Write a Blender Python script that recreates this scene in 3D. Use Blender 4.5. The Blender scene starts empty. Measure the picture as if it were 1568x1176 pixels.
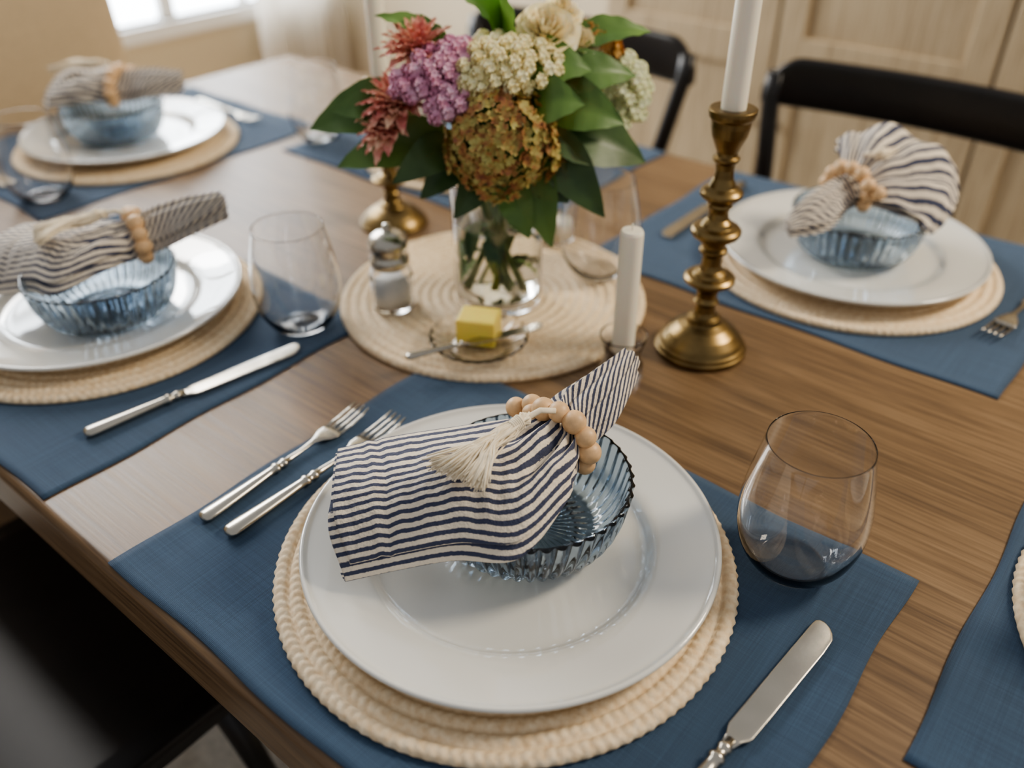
import bpy, math, random
import numpy as np
from mathutils import Vector, Matrix, noise
random.seed(4); rng=np.random.default_rng(4)
SC=bpy.context.scene
COL=SC.collection
TZ=0.75
PHI=-0.6910
U=Vector((math.cos(PHI),math.sin(PHI),0)); V=Vector((-math.sin(PHI),math.cos(PHI),0))
def UV(u,v,z=0): return U*u+V*v+Vector((0,0,z))

# ---------------------------------------------------------------- materials
def newmat(name):
    m=bpy.data.materials.new(name); m.use_nodes=True
    nt=m.node_tree; b=nt.nodes['Principled BSDF']; return m,nt,b
def setp(b,**k):
    for n,v in k.items():
        n=n.replace('_',' ')
        if n in b.inputs: b.inputs[n].default_value=v
def C(r,g,b,a=1):
    f=lambda c:((c/255+.055)/1.055)**2.4 if c/255>.04045 else c/255/12.92
    return (f(r),f(g),f(b),a)
def ramp(nt,fac,stops):
    r=nt.nodes.new('ShaderNodeValToRGB'); e=r.color_ramp.elements
    while len(e)<len(stops): e.new(.5)
    for i,(p,c) in enumerate(stops): e[i].position=p; e[i].color=c
    nt.links.new(fac,r.inputs[0]); return r.outputs[0]
def coords(nt,out='Object',scale=(1,1,1),rot=(0,0,0)):
    t=nt.nodes.new('ShaderNodeTexCoord'); m=nt.nodes.new('ShaderNodeMapping')
    m.inputs['Scale'].default_value=scale; m.inputs['Rotation'].default_value=rot
    nt.links.new(t.outputs[out],m.inputs[0]); return m.outputs[0]
def noisen(nt,vec,scale,detail=4,rough=.5,dist=0):
    n=nt.nodes.new('ShaderNodeTexNoise'); n.inputs['Scale'].default_value=scale
    n.inputs['Detail'].default_value=detail; n.inputs['Roughness'].default_value=rough
    n.inputs['Distortion'].default_value=dist
    nt.links.new(vec,n.inputs['Vector']); return n.outputs['Fac']
def bump(nt,b,h,strength=.3,dist=.001):
    n=nt.nodes.new('ShaderNodeBump'); n.inputs['Strength'].default_value=strength; n.inputs['Distance'].default_value=dist
    nt.links.new(h,n.inputs['Height']); nt.links.new(n.outputs[0],b.inputs['Normal'])
def math2(nt,op,a,b=None):
    n=nt.nodes.new('ShaderNodeMath'); n.operation=op
    for i,x in enumerate((a,b)):
        if x is None: continue
        if isinstance(x,(int,float)): n.inputs[i].default_value=x
        else: nt.links.new(x,n.inputs[i])
    return n.outputs[0]
def simple(name,col,rough=.5,metal=0,var=.12,vs=30,bs=0,**k):
    m,nt,b=newmat(name)
    c=coords(nt); f=noisen(nt,c,vs)
    d=tuple(max(0,x*(1-var)) for x in col[:3])+(1,); l=tuple(min(1,x*(1+var)) for x in col[:3])+(1,)
    nt.links.new(ramp(nt,f,[(.3,d),(.7,l)]),b.inputs['Base Color'])
    setp(b,Roughness=rough,Metallic=metal,**k)
    if bs: bump(nt,b,noisen(nt,c,vs*6),bs,.001)
    return m
def woodmat(name,dark,mid,light,axis=0,rough=.4,scale=1.0,planks=None,lo=.36,hi=.66):
    m,nt,b=newmat(name)
    sc=[22,22,22]; sc[axis]=1.2
    c=coords(nt,'Object',tuple(s*scale for s in sc))
    f1=noisen(nt,c,1.6,8,.62,.6)
    sc2=[170,170,170]; sc2[axis]=6
    c2=coords(nt,'Object',tuple(s*scale for s in sc2))
    f2=noisen(nt,c2,1.5,4,.6,0)
    mix=math2(nt,'ADD',math2(nt,'MULTIPLY',f1,.42),math2(nt,'MULTIPLY',f2,.58))
    col=ramp(nt,mix,[(lo,dark),(.5,mid),(hi,light)])
    if planks:
        t=nt.nodes.new('ShaderNodeTexCoord'); s=nt.nodes.new('ShaderNodeSeparateXYZ'); nt.links.new(t.outputs['Object'],s.inputs[0])
        q=math2(nt,'MULTIPLY',s.outputs[planks[0]],1/planks[1])
        fl=math2(nt,'FLOOR',q); wn=nt.nodes.new('ShaderNodeTexWhiteNoise'); wn.noise_dimensions='1D'; nt.links.new(fl,wn.inputs['W'])
        mul=math2(nt,'ADD',math2(nt,'MULTIPLY',wn.outputs['Value'],planks[2]),1-planks[2]*.6)
        mx=nt.nodes.new('ShaderNodeVectorMath'); mx.operation='SCALE'; nt.links.new(col,mx.inputs[0]); nt.links.new(mul,mx.inputs['Scale']); col=mx.outputs[0]
    nt.links.new(col,b.inputs['Base Color'])
    rr=nt.nodes.new('ShaderNodeMapRange'); nt.links.new(f2,rr.inputs[0]); rr.inputs[3].default_value=rough-.06; rr.inputs[4].default_value=rough+.12
    nt.links.new(rr.outputs[0],b.inputs['Roughness'])
    bump(nt,b,f2,.35,.0006)
    return m
M={}
M['table']=woodmat('table_wood',C(88,68,49),C(120,95,68),C(143,117,87),0,.36,1,(1,.19,.10),.35,.66)
M['oak']=woodmat('light_oak',C(160,139,110),C(188,166,134),C(206,186,154),2,.5,1)
M['floorwood']=woodmat('floor_wood',C(120,90,62),C(160,125,90),C(185,150,112),0,.4,1,(1,.12,.3))
M['plate']=simple('white_ceramic',C(222,220,213),.10,0,.01,8,Coat_Weight=1.0,Coat_Roughness=.02,Coat_IOR=1.6)
M['brass']=simple('aged_brass',C(128,108,73),.36,1,.35,35)
M['silver']=simple('silver',C(190,184,172),.24,1,.08,30)
M['wax']=simple('ivory_wax',C(244,237,218),.42,0,.02,10,Subsurface_Weight=.25,Subsurface_Scale=.01)
M['bead']=simple('bead_wood',C(220,182,138),.45,0,.16,120)
M['cord']=simple('cotton_cord',C(238,224,198),.85,0,.1,200)
M['black']=simple('black_paint',C(30,26,24),.3,0,.2,20)
M['tanfab']=simple('tan_upholstery',C(200,180,150),.9,0,.08,150,.3)
M['wall']=simple('wall_paint',C(202,188,162),.8,0,.03,3)
M['trim']=simple('white_trim',C(232,230,226),.45,0,.02,5)
M['rug']=simple('cream_rug',C(205,200,190),.95,0,.15,90,.6)
M['butter']=simple('butter',C(255,228,116),.4,0,.04,60,.1,Subsurface_Weight=.3,Subsurface_Scale=.01)
M['salt']=simple('salt',C(238,236,230),.8,0,.05,300,.2)
M['stem']=simple('stem_green',C(104,132,62),.5,0,.25,60)
def curt():
    m,nt,b=newmat('curtain_linen'); setp(b,Base_Color=C(240,232,218),Roughness=.9)
    c=coords(nt); nt.links.new(ramp(nt,noisen(nt,c,80),[(.3,C(232,224,212)),(.7,C(246,241,232))]),b.inputs['Base Color'])
    t=nt.nodes.new('ShaderNodeBsdfTranslucent'); t.inputs[0].default_value=C(244,240,232)
    mx=nt.nodes.new('ShaderNodeMixShader'); mx.inputs[0].default_value=.45
    nt.links.new(b.outputs[0],mx.inputs[1]); nt.links.new(t.outputs[0],mx.inputs[2]); nt.links.new(mx.outputs[0],nt.nodes['Material Output'].inputs[0]); return m
M['curtain']=curt()
def leafmat(name,a,b_):
    m,nt,b=newmat(name); c=coords(nt); f=noisen(nt,c,14,5)
    nt.links.new(ramp(nt,f,[(.3,a),(.7,b_)]),b.inputs['Base Color']); setp(b,Roughness=.45,Subsurface_Weight=.05)
    bump(nt,b,noisen(nt,c,120),.2,.001); return m
M['leafd']=leafmat('leaf_dark',C(44,68,36),C(78,104,54))
M['leafm']=leafmat('leaf_mid',C(70,102,48),C(112,144,72))
M['leafl']=leafmat('leaf_light',C(108,154,62),C(156,192,98))
def flowmat(name,stops,scale=90,sss=.2):
    m,nt,b=newmat(name); c=coords(nt); f=noisen(nt,c,scale,3,.6)
    nt.links.new(ramp(nt,f,stops),b.inputs['Base Color']); setp(b,Roughness=.65,Subsurface_Weight=sss,Subsurface_Scale=.006); return m
M['fl_rust']=flowmat('petal_rust_green',[(.3,C(136,80,60)),(.43,C(176,124,76)),(.55,C(176,158,92)),(.7,C(196,188,120))],70,.1)
M['fl_lace']=flowmat('petal_lace',[(.3,C(240,224,166)),(.7,C(255,246,210))],80)
M['fl_mauve']=flowmat('petal_mauve',[(.3,C(204,130,160)),(.5,C(228,168,192)),(.7,C(240,204,218))],80)
M['fl_coral']=flowmat('petal_coral',[(.3,C(206,116,112)),(.5,C(232,168,150)),(.7,C(244,214,182))],60)
M['fl_cream']=flowmat('petal_cream',[(.3,C(250,230,178)),(.7,C(255,248,222))],60)
M['fl_palegreen']=flowmat('petal_pale_green',[(.3,C(222,224,172)),(.7,C(250,248,222))],60)
M['fl_orange']=flowmat('petal_orange',[(.3,C(190,124,66)),(.7,C(220,174,100))],60)
def glass(name,col,rough=0,ior=1.45):
    m=bpy.data.materials.new(name); m.use_nodes=True; nt=m.node_tree; b=nt.nodes['Principled BSDF']
    n=noisen(nt,coords(nt),3)
    nt.links.new(ramp(nt,n,[(0,tuple(x*.99 for x in col[:3])+(1,)),(1,col)]),b.inputs['Base Color'])
    setp(b,Transmission_Weight=1,Roughness=rough,IOR=ior); return m
M['glass']=glass('clear_glass',(1,1,1,1))
M['blueglass']=glass('blue_glass',(.47,.57,.67,1),.01,1.5)
M['water']=glass('water',(.97,.985,.96,1),0,1.33)
def linen():
    m,nt,b=newmat('navy_linen'); c=coords(nt)
    w1=nt.nodes.new('ShaderNodeTexWave'); w1.bands_direction='X'; w1.inputs['Scale'].default_value=300; w1.inputs['Distortion'].default_value=1.5; w1.inputs['Detail'].default_value=1
    w2=nt.nodes.new('ShaderNodeTexWave'); w2.bands_direction='Y'; w2.inputs['Scale'].default_value=300; w2.inputs['Distortion'].default_value=1.5; w2.inputs['Detail'].default_value=1
    nt.links.new(c,w1.inputs['Vector']); nt.links.new(c,w2.inputs['Vector'])
    h=math2(nt,'ADD',w1.outputs['Fac'],w2.outputs['Fac'])
    cx=noisen(nt,coords(nt,'Object',(10,900,10)),1,3); cy=noisen(nt,coords(nt,'Object',(900,10,10)),1,3)
    f=math2(nt,'MULTIPLY',math2(nt,'ADD',cx,cy),.5)
    nt.links.new(ramp(nt,f,[(.32,C(50,69,91)),(.5,C(57,79,103)),(.68,C(66,90,116))]),b.inputs['Base Color'])
    setp(b,Roughness=.85,Sheen_Weight=.1); bump(nt,b,math2(nt,'ADD',h,f),.35,.0006); return m
M['linen']=linen()
def rope():
    m,nt,b=newmat('cotton_rope'); c=coords(nt); f=noisen(nt,c,160,3)
    nt.links.new(ramp(nt,f,[(.3,C(226,198,160)),(.7,C(248,229,198))]),b.inputs['Base Color'])
    setp(b,Roughness=.85); bump(nt,b,noisen(nt,c,500),.4,.0008); return m
M['rope']=rope()
def stripes():
    m,nt,b=newmat('striped_cotton')
    t=nt.nodes.new('ShaderNodeTexCoord'); s=nt.nodes.new('ShaderNodeSeparateXYZ'); nt.links.new(t.outputs['UV'],s.inputs[0])
    n=noisen(nt,coords(nt),380,2)
    q=math2(nt,'ADD',s.outputs[1],math2(nt,'MULTIPLY',math2(nt,'SUBTRACT',n,.5),.18))
    fr=math2(nt,'FRACT',q)
    a=math2(nt,'ABSOLUTE',math2(nt,'SUBTRACT',fr,.5))
    f=math2(nt,'MULTIPLY',a,2)
    nt.links.new(ramp(nt,f,[(.41,C(64,69,92)),(.53,C(230,217,197))]),b.inputs['Base Color'])
    setp(b,Roughness=.85,Sheen_Weight=.1)
    h=math2(nt,'ADD',noisen(nt,coords(nt),420,3),math2(nt,'MULTIPLY',noisen(nt,coords(nt),80,4),3.5))
    bump(nt,b,h,.75,.0011); return m
M['stripe']=stripes()
def emis(name,col,st):
    m,nt,b=newmat(name); c=coords(nt); f=noisen(nt,c,1.5)
    r=ramp(nt,f,[(0,tuple(x*.9 for x in col[:3])+(1,)),(1,col)])
    nt.links.new(r,b.inputs['Emission Color']); b.inputs['Emission Strength'].default_value=st; b.inputs['Base Color'].default_value=(.8,.85,.9,1); return m
M['daylight']=emis('daylight_pane',(.86,.93,1,1),8)

# ---------------------------------------------------------------- mesh helpers
def link(o,parent=None):
    COL.objects.link(o)
    if parent is not None: o.parent=parent
    return o
def empty(name,loc=(0,0,0),rz=0):
    e=bpy.data.objects.new(name,None); e.location=loc; e.rotation_euler=(0,0,rz); e.empty_display_size=.05; COL.objects.link(e); return e
def mk(name,verts,faces,mat=None,smooth=True,uvs=None):
    me=bpy.data.meshes.new(name); me.from_pydata([tuple(v) for v in verts],[],faces)
    if smooth: me.polygons.foreach_set('use_smooth',[True]*len(me.polygons))
    if uvs is not None:
        l=me.uv_layers.new(name='UVMap')
        idx=np.zeros(len(me.loops),dtype=np.int32); me.loops.foreach_get('vertex_index',idx)
        l.data.foreach_set('uv',np.asarray(uvs,dtype=np.float32)[idx].ravel())
    if mat:
        for x in (mat if isinstance(mat,list) else [mat]): me.materials.append(x)
    me.update(); return me
def ob(name,me,loc=(0,0,0),rz=0,parent=None,scale=None):
    o=bpy.data.objects.new(name,me); o.location=loc; o.rotation_euler=(0,0,rz)
    if scale: o.scale=scale
    return link(o,parent)
def cr(P,t):
    n=len(P)-1; x=min(max(t,0),1)*n; i=min(int(x),n-1); f=x-i
    p1,p2=P[i],P[i+1]; p0=P[i-1] if i>0 else 2*p1-p2; p3=P[i+2] if i+2<=n else 2*p2-p1
    return .5*((2*p1)+(-p0+p2)*f+(2*p0-5*p1+4*p2-p3)*f*f+(-p0+3*p1-3*p2+p3)*f**3)
def smoothprof(p,n):
    P=np.array(p,float); out=[tuple(cr(P,k/n)) for k in range(n+1)]
    return [(max(0,r),z) for r,z in out]
def support(p,d=.0006):
    out=[p[0]]
    for a,b in zip(p[:-1],p[1:]):
        L=math.hypot(b[0]-a[0],b[1]-a[1])
        if L>3*d:
            f=d/L; out.append((a[0]+(b[0]-a[0])*f,a[1]+(b[1]-a[1])*f)); out.append((b[0]-(b[0]-a[0])*f,b[1]-(b[1]-a[1])*f))
        out.append(b)
    return out
class Geo:
    def __init__(s): s.v=[]; s.f=[]; s.m=[]
    def add(s,v,f,mi=0):
        o=len(s.v); s.v+= [tuple(x) for x in v]; s.f+=[tuple(i+o for i in q) for q in f]; s.m+=[mi]*len(f)
    def box(s,x0,x1,y0,y1,z0,z1,mi=0,M4=None):
        v=[Vector((x,y,z)) for z in(z0,z1) for y in(y0,y1) for x in(x0,x1)]
        if M4: v=[M4@q for q in v]
        s.add(v,[(0,2,3,1),(4,5,7,6),(0,1,5,4),(2,6,7,3),(0,4,6,2),(1,3,7,5)],mi)
    def lathe(s,prof,n=48,mi=0,c=(0,0,0),rm=None):
        v=[];f=[]
        for j,(r,z) in enumerate(prof):
            for i in range(n):
                a=2*math.pi*i/n; rr=r if rm is None else rm(r,z,a,j)
                v.append((c[0]+rr*math.cos(a),c[1]+rr*math.sin(a),c[2]+z))
        for j in range(len(prof)-1):
            for i in range(n):
                k=(i+1)%n; f.append((j*n+i,j*n+k,(j+1)*n+k,(j+1)*n+i))
        s.add(v,f,mi)
        for j,rev in((0,True),(len(prof)-1,False)):
            if prof[j][0]>1e-6:
                ring=[j*n+i for i in range(n)]
                o=len(s.v)-len(v); s.f.append(tuple(o+i for i in (ring[::-1] if rev else ring))); s.m.append(mi)
    def loft(s,secs,n=14,mi=0,sq=1.0):
        v=[];f=[]
        for c,a,b in secs:
            for i in range(n):
                t=2*math.pi*i/n; ct,st=math.cos(t),math.sin(t)
                if sq!=1: ct=math.copysign(abs(ct)**sq,ct); st=math.copysign(abs(st)**sq,st)
                v.append(Vector(c)+Vector(a)*ct+Vector(b)*st)
        m=len(secs)
        for j in range(m-1):
            for i in range(n):
                k=(i+1)%n; f.append((j*n+i,j*n+k,(j+1)*n+k,(j+1)*n+i))
        f.append(tuple(range(n))[::-1]); f.append(tuple((m-1)*n+i for i in range(n)))
        s.add(v,f,mi)
    def tube(s,pts,r,n=8,mi=0):
        pts=[Vector(p) for p in pts]; secs=[]
        up=Vector((0,0,1))
        for i,p in enumerate(pts):
            d=(pts[min(i+1,len(pts)-1)]-pts[max(i-1,0)]).normalized()
            a=d.cross(up); 
            if a.length<.1: a=d.cross(Vector((0,1,0)))
            a.normalize(); b=d.cross(a).normalized(); rr=r[i] if isinstance(r,(list,tuple)) else r
            secs.append((p,a*rr,b*rr))
        s.loft(secs,n,mi)
    def sphere(s,c,r,n=12,m=8,mi=0,sc=(1,1,1)):
        v=[];f=[]; c=Vector(c)
        for j in range(m+1):
            p=math.pi*j/m
            for i in range(n):
                a=2*math.pi*i/n; v.append(c+Vector((r*sc[0]*math.sin(p)*math.cos(a),r*sc[1]*math.sin(p)*math.sin(a),r*sc[2]*math.cos(p))))
        for j in range(m):
            for i in range(n):
                k=(i+1)%n; f.append((j*n+i,(j+1)*n+i,(j+1)*n+k,j*n+k))
        s.add(v,f,mi)
    def mesh(s,name,mats,smooth=True):
        me=mk(name,s.v,s.f,mats,smooth)
        me.polygons.foreach_set('material_index',s.m); 
        import bmesh
        bm=bmesh.new(); bm.from_mesh(me); bmesh.ops.remove_doubles(bm,verts=bm.verts,dist=1e-6); bmesh.ops.recalc_face_normals(bm,faces=bm.faces); bm.to_mesh(me); bm.free()
        return me
def bevel(o,w,seg=3,angle=True):
    m=o.modifiers.new('bevel','BEVEL'); m.width=w; m.segments=seg; m.limit_method='ANGLE'
    for p in o.data.polygons: p.use_smooth=True
    w2=o.modifiers.new('wn','WEIGHTED_NORMAL')
    return o

# ---------------------------------------------------------------- room
def slab(name,u0,u1,v0,v1,z0,z1,mat,parent=None,bev=0):
    g=Geo(); cu,cv=(u0+u1)/2,(v0+v1)/2
    g.box(u0-cu,u1-cu,v0-cv,v1-cv,z0,z1)
    o=ob(name,g.mesh(name,[mat],False),UV(cu,cv),PHI,parent)
    if bev: bevel(o,bev)
    return o
WU=-2.95; WV=2.45
slab('floor',-3.05,2.6,-2.2,2.55,-.05,0,M['floorwood'])
slab('rug',-2.3,1.2,-.6,2.0,0,.008,M['rug'])
slab('wall_back',-3.05,2.6,WV,WV+.1,0,2.6,M['wall'])
slab('baseboard_back',WU,2.6,WV-.015,WV,0,.12,M['trim'])
wl=empty('wall_left')
w0,w1,wz0,wz1=.42,2.36,.59,2.1
for nm,a in {'below':(-2.2,WV,0,wz0),'above':(-2.2,WV,wz1,2.6),'side_a':(-2.2,w0,wz0,wz1),'side_b':(w1,WV,wz0,wz1)}.items():
    slab(nm,WU-.1,WU,a[0],a[1],a[2],a[3],M['wall'],wl)
slab('baseboard_left',WU,WU+.015,-2.2,WV-.015,0,.12,M['trim'])
wi=empty('window_1')
slab('pane',WU-.07,WU-.06,w0,w1,wz0,wz1,M['daylight'],wi)
for a in [(w0-.06,w0,wz0-.06,wz1+.06),(w1,w1+.06,wz0-.06,wz1+.06),(w0,w1,wz1,wz1+.06),(w0-.0,w1+.0,wz0-.05,wz0)]:
    slab('casing',WU-.06,WU+.02,a[0],a[1],a[2],a[3],M['trim'],wi)
for v_ in (.74,1.06,1.39,1.72,2.04): slab('mullion',WU-.055,WU-.02,v_-(.03 if v_ in(1.06,1.72) else .014),v_+(.03 if v_ in(1.06,1.72) else .014),wz0,wz1,M['trim'],wi)
for z in (.80,1.1,1.45,1.78): slab('muntin',WU-.055,WU-.02,w0,w1,z-.012,z+.012,M['trim'],wi)
n=110; vs=[]
for j,z in enumerate((.012,2.35)):
    for i in range(n):
        t=i/(n-1); vs.append((.06+.025*math.sin(t*52)+(.015*math.sin(t*13)),(t-.5)*.38,z))
fs=[(i,i+1,n+i+1,n+i) for i in range(n-1)]
cu=ob('window_curtain',mk('window_curtain',vs,fs,M['curtain']),UV(WU+.03,2.20),PHI)

cab=empty('oak_cabinet')
CV=1.98
def cb(nm,u0,u1,v0,v1,z0,z1,b=.003): return slab(nm,u0,u1,v0,v1,z0,z1,M['oak'],cab,b)
cb('carcass',-1.32,1.5,CV+.03,WV-.02,.10,1.5)
cb('plinth',-1.30,1.48,CV+.05,WV-.02,0.0,.10)
cb('top',-1.36,1.54,CV-.02,WV-.018,1.5,1.54)
dw=.47
for i in range(6):
    u0=-1.32+i*dw+.004; u1=u0+dw-.008
    cb('panel',u0+.05,u1-.05,CV+.012,CV+.03,.15,1.46,.001)
    cb('stile_l',u0,u0+.06,CV,CV+.03,.12,1.49); cb('stile_r',u1-.06,u1,CV,CV+.03,.12,1.49)
    for z0,z1 in((.12,.19),(.72,.80),(1.42,1.49)): cb('rail',u0+.06,u1-.06,CV,CV+.03,z0,z1)
    g=Geo(); g.lathe([(0,0),(.006,0),(.006,.015),(.012,.02),(.013,.028),(.008,.034),(0,.034)],16)
    kn=ob('knob',g.mesh('knob',[M['black']]),UV(u1-.03 if i%2==0 else u0+.03,CV,.60),0,cab); kn.rotation_euler=(math.radians(90),0,PHI)

# ---------------------------------------------------------------- table
TU0,TU1,TV0,TV1=-1.75,.46,.170,1.30
tb=empty('dining_table')
top=slab('tabletop',TU0,TU1,TV0,TV1,TZ-.062,TZ,M['table'],tb); bevel(top,.009,4)
tc=((TU0+TU1)/2,(TV0+TV1)/2)
for s in(-1,1):
    slab('apron_side',TU0+.12,TU1-.12,tc[1]+s*(.43)-.012,tc[1]+s*(.43)+.012,TZ-.14,TZ-.062,M['table'],tb)
    slab('apron_end',tc[0]+s*.95-.012,tc[0]+s*.95+.012,TV0+.14,TV1-.14,TZ-.14,TZ-.062,M['table'],tb)
    for q in(-1,1):
        slab('leg',tc[0]+s*.95-.045,tc[0]+s*.95+.045,tc[1]+q*.42-.045,tc[1]+q*.42+.045,.008,TZ-.062,M['table'],tb,.006)

# ---------------------------------------------------------------- place settings meshes
def placemat_mesh(L=.528,W=.405):
    nx,ny=66,50; vs=[];fs=[]
    for side in (1,0):
        for j in range(ny+1):
            for i in range(nx+1):
                x=(i/nx-.5)*L; y=(j/ny-.5)*W
                e=min(L/2-abs(x),W/2-abs(y))
                th=.0019 if e<.016 else .0013
                dx=.0018*math.sin(y*40)*(1 if abs(x)>L/2-.01 else 0); dy=.0018*math.sin(x*33)*(1 if abs(y)>W/2-.01 else 0)
                vs.append((x+dx,y+dy,th*side))
    n=(nx+1)*(ny+1)
    for j in range(ny):
        for i in range(nx):
            a=j*(nx+1)+i; q=(a,a+1,a+nx+2,a+nx+1); fs.append(q); fs.append(tuple(n+k for k in q[::-1]))
    bd=[i for i in range(nx+1)]+[j*(nx+1)+nx for j in range(1,ny+1)]+[ny*(nx+1)+i for i in range(nx-1,-1,-1)]+[j*(nx+1) for j in range(ny-1,0,-1)]
    for k in range(len(bd)):
        a,b=bd[k],bd[(k+1)%len(bd)]; fs.append((b,a,n+a,n+b))
    return mk('placemat',vs,fs,M['linen'])
ME_pm=placemat_mesh()
def woven_mesh(R,coils=15):
    nr=coils*7; na=720; w=R/coils
    r=np.linspace(0.002,R,nr+1); a=np.linspace(0,2*np.pi,na,endpoint=False)
    rr,aa=np.meshgrid(r,a,indexing='ij')
    ph=(rr/w)%1.0; k=np.floor(rr/w)
    h=np.sqrt(np.clip(1-(2*ph-1)**2*.98,0,1))
    N=np.maximum(8,np.round(2*np.pi*(k+.5)*w/.008))
    br=np.abs(np.sin(N*aa/2+ (ph-.5)*np.where(ph<.5,3.0,-3.0)))
    z=.0025+.0045*h+.0014*br*h
    rr2=rr.copy(); rr2[-1]+=.0008*np.sin(120*aa[-1])
    z[-1]=.003
    vs=np.stack([rr2*np.cos(aa),rr2*np.sin(aa),z],-1).reshape(-1,3)
    n=len(vs); bot=np.stack([(R-.001)*np.cos(a),(R-.001)*np.sin(a),a*0],-1); vs=np.vstack([vs,bot])
    fs=[]
    for j in range(nr):
        for i in range(na):
            k2=(i+1)%na; fs.append((j*na+i,(j+1)*na+i,(j+1)*na+k2,j*na+k2))
    for i in range(na):
        k2=(i+1)%na; fs.append((nr*na+i,n+i,n+k2,nr*na+k2))
    fs.append(tuple(range(na))); fs.append(tuple(n+i for i in range(na))[::-1])
    return mk('woven',vs.tolist(),fs,M['rope'])
ME_wv=woven_mesh(.19)
def plate_mesh():
    g=Geo()
    o=[(0,.003),(.085,.003),(.087,0),(.092,0),(.095,.0035),(.114,.0080),(.135,.0125),(.155,.0160),(.165,.0182),(.1695,.0200),(.1705,.0220),(.1700,.0238),(.1685,.0245),(.1668,.0240),(.1655,.0226),(.163,.0216)]
    i=[(.163,.0216),(.150,.0194),(.135,.0172),(.124,.0155),(.1185,.0138),(.1145,.0108),(.111,.0078),(.106,.0062),(.098,.0056),(.08,.0056),(0,.0056)]
    g.lathe(o+smoothprof(i,44)[1:],160); return g.mesh('plate',[M['plate']])
ME_pl=plate_mesh()
def bowl_mesh():
    g=Geo(); NF=44
    prof_o=[(0,.003),(.035,.003),(.046,.0008),(.053,0),(.058,.001),(.064,.005),(.0705,.012),(.0765,.023),(.0800,.035),(.0822,.046),(.0835,.053),(.0842,.0560),(.0845,.0575)]
    rim=[(.0840,.0592),(.0828,.0596),(.0817,.0588)]
    prof_i=[(.0807,.0570),(.0795,.052),(.0775,.044),(.0745,.034),(.0695,.022),(.0630,.0130),(.055,.0078),(.044,.006),(.02,.0062),(.008,.0065),(0,.0065)]
    po=smoothprof(prof_o,40); pi=smoothprof(prof_i,36); no=len(po)
    def rm(r,z,a,j):
        if r<.015: return r
        am=.0026 if z>.006 else .0014
        if j>=no: am*=.3
        if z>.0575: am*=.4
        w=abs(math.cos(NF*a/2)); return r+am*(1.6*w-1.0)
    g.lathe(po+rim+pi,NF*10,0,(0,0,0),rm)
    for i,(x,y,z) in enumerate(g.v):
        r_=math.hypot(x,y)
        if .012<r_<.06 and .0058<z<.012: g.v[i]=(x,y,z+.0012*abs(math.cos(NF*math.atan2(y,x)/2))*min(1,(r_-.012)/.02))
    return g.mesh('bowl',[M['blueglass']])
ME_bw=bowl_mesh()
def wineglass_mesh():
    g=Geo()
    o=smoothprof([(.0,.0),(.012,.0),(.024,0),(.029,.0015),(.036,.008),(.0440,.021),(.0490,.037),(.0508,.052),(.0502,.07),(.0472,.09),(.0430,.112),(.0400,.127)],50)
    i=smoothprof([(.0393,.127),(.0423,.112),(.0465,.09),(.0495,.07),(.0501,.052),(.0482,.038),(.0429,.023),(.034,.0105),(.024,.0052),(.012,.0040),(0,.0038)],46)
    g.lathe(o+[(.03998,.1273),(.0399,.1277),(.03965,.1279),(.0394,.1277),(.03932,.1273)]+i,80); return g.mesh('wineglass',[M['glass']])
ME_wg=wineglass_mesh()
def handle(g,L,w=.0084,t=.0040):
    X=Vector((1,0,0)); Z=Vector((0,0,1))
    pr=[(0,.3,.4),(.0015,.75,.8),(.005,1,1),(.012,1.02,1.05),(.03,.92,1),(.06,.74,.95),(.078,.60,.9),(.084,.56,.9),(.0855,.76,1.15),(.088,.76,1.15),(.0895,.52,.85),(.094,.50,.85),(.0955,.66,1.05),(.098,.66,1.05),(.0995,.44,.8),(.105,.40,.75)]
    return [(Vector((0,y*L/.105,.0044)),X*w*a,Z*t*b) for y,a,b in pr]
def fork_mesh():
    g=Geo(); X=Vector((1,0,0)); Z=Vector((0,0,1))
    s=handle(g,.105)
    s+=[(Vector((0,.120,.0048)),X*.0026,Z*.0018),(Vector((0,.135,.0062)),X*.003,Z*.0014),(Vector((0,.143,.0058)),X*.0068,Z*.0011),(Vector((0,.150,.0045)),X*.0108,Z*.0011),(Vector((0,.158,.0036)),X*.0122,Z*.0010),(Vector((0,.165,.0034)),X*.0124,Z*.0009)]
    g.loft(s,18)
    for k in range(4):
        x0=(k-1.5)*.0067
        g.loft([(Vector((x0,.163,.0034)),X*.0022,Z*.0009),(Vector((x0,.178,.0042)),X*.0018,Z*.0009),(Vector((x0*.98,.193,.0066)),X*.0015,Z*.0008),(Vector((x0*.96,.206,.0098)),X*.0008,Z*.0006)],8)
    return g.mesh('fork',[M['silver']])
def knife_mesh():
    g=Geo(); X=Vector((1,0,0)); Z=Vector((0,0,1))
    g.loft(handle(g,.105,.0082,.0046),18)
    bl=[(.100,.0045,.002,0),(.108,.0062,.0014,.0005),(.113,.0088,.0010,.001),(.116,.0096,.0009,.001),(.14,.0098,.0008,.0012),(.18,.0100,.0007,.0012),(.215,.0102,.0007,.0014),(.230,.0098,.0007,.001),(.236,.0082,.0006,-.0005),(.2395,.0062,.0005,-.002),(.2415,.0035,.0004,-.003),(.2425,.001,.0003,-.003)]
    g.loft([(Vector((dx,y,.0035)),X*w,Z*t) for y,w,t,dx in bl],24,0,.45)
    return g.mesh('knife',[M['silver']])
ME_fk=fork_mesh(); ME_kn=knife_mesh()
def along(name,me,a,b,L,z):
    a=Vector(a);b=Vector(b); d=b-a; rz=math.atan2(d.y,d.x)-math.pi/2
    s=d.length/L
    return ob(name,me,(a.x,a.y,z),rz,None,(s,s,s))

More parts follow.
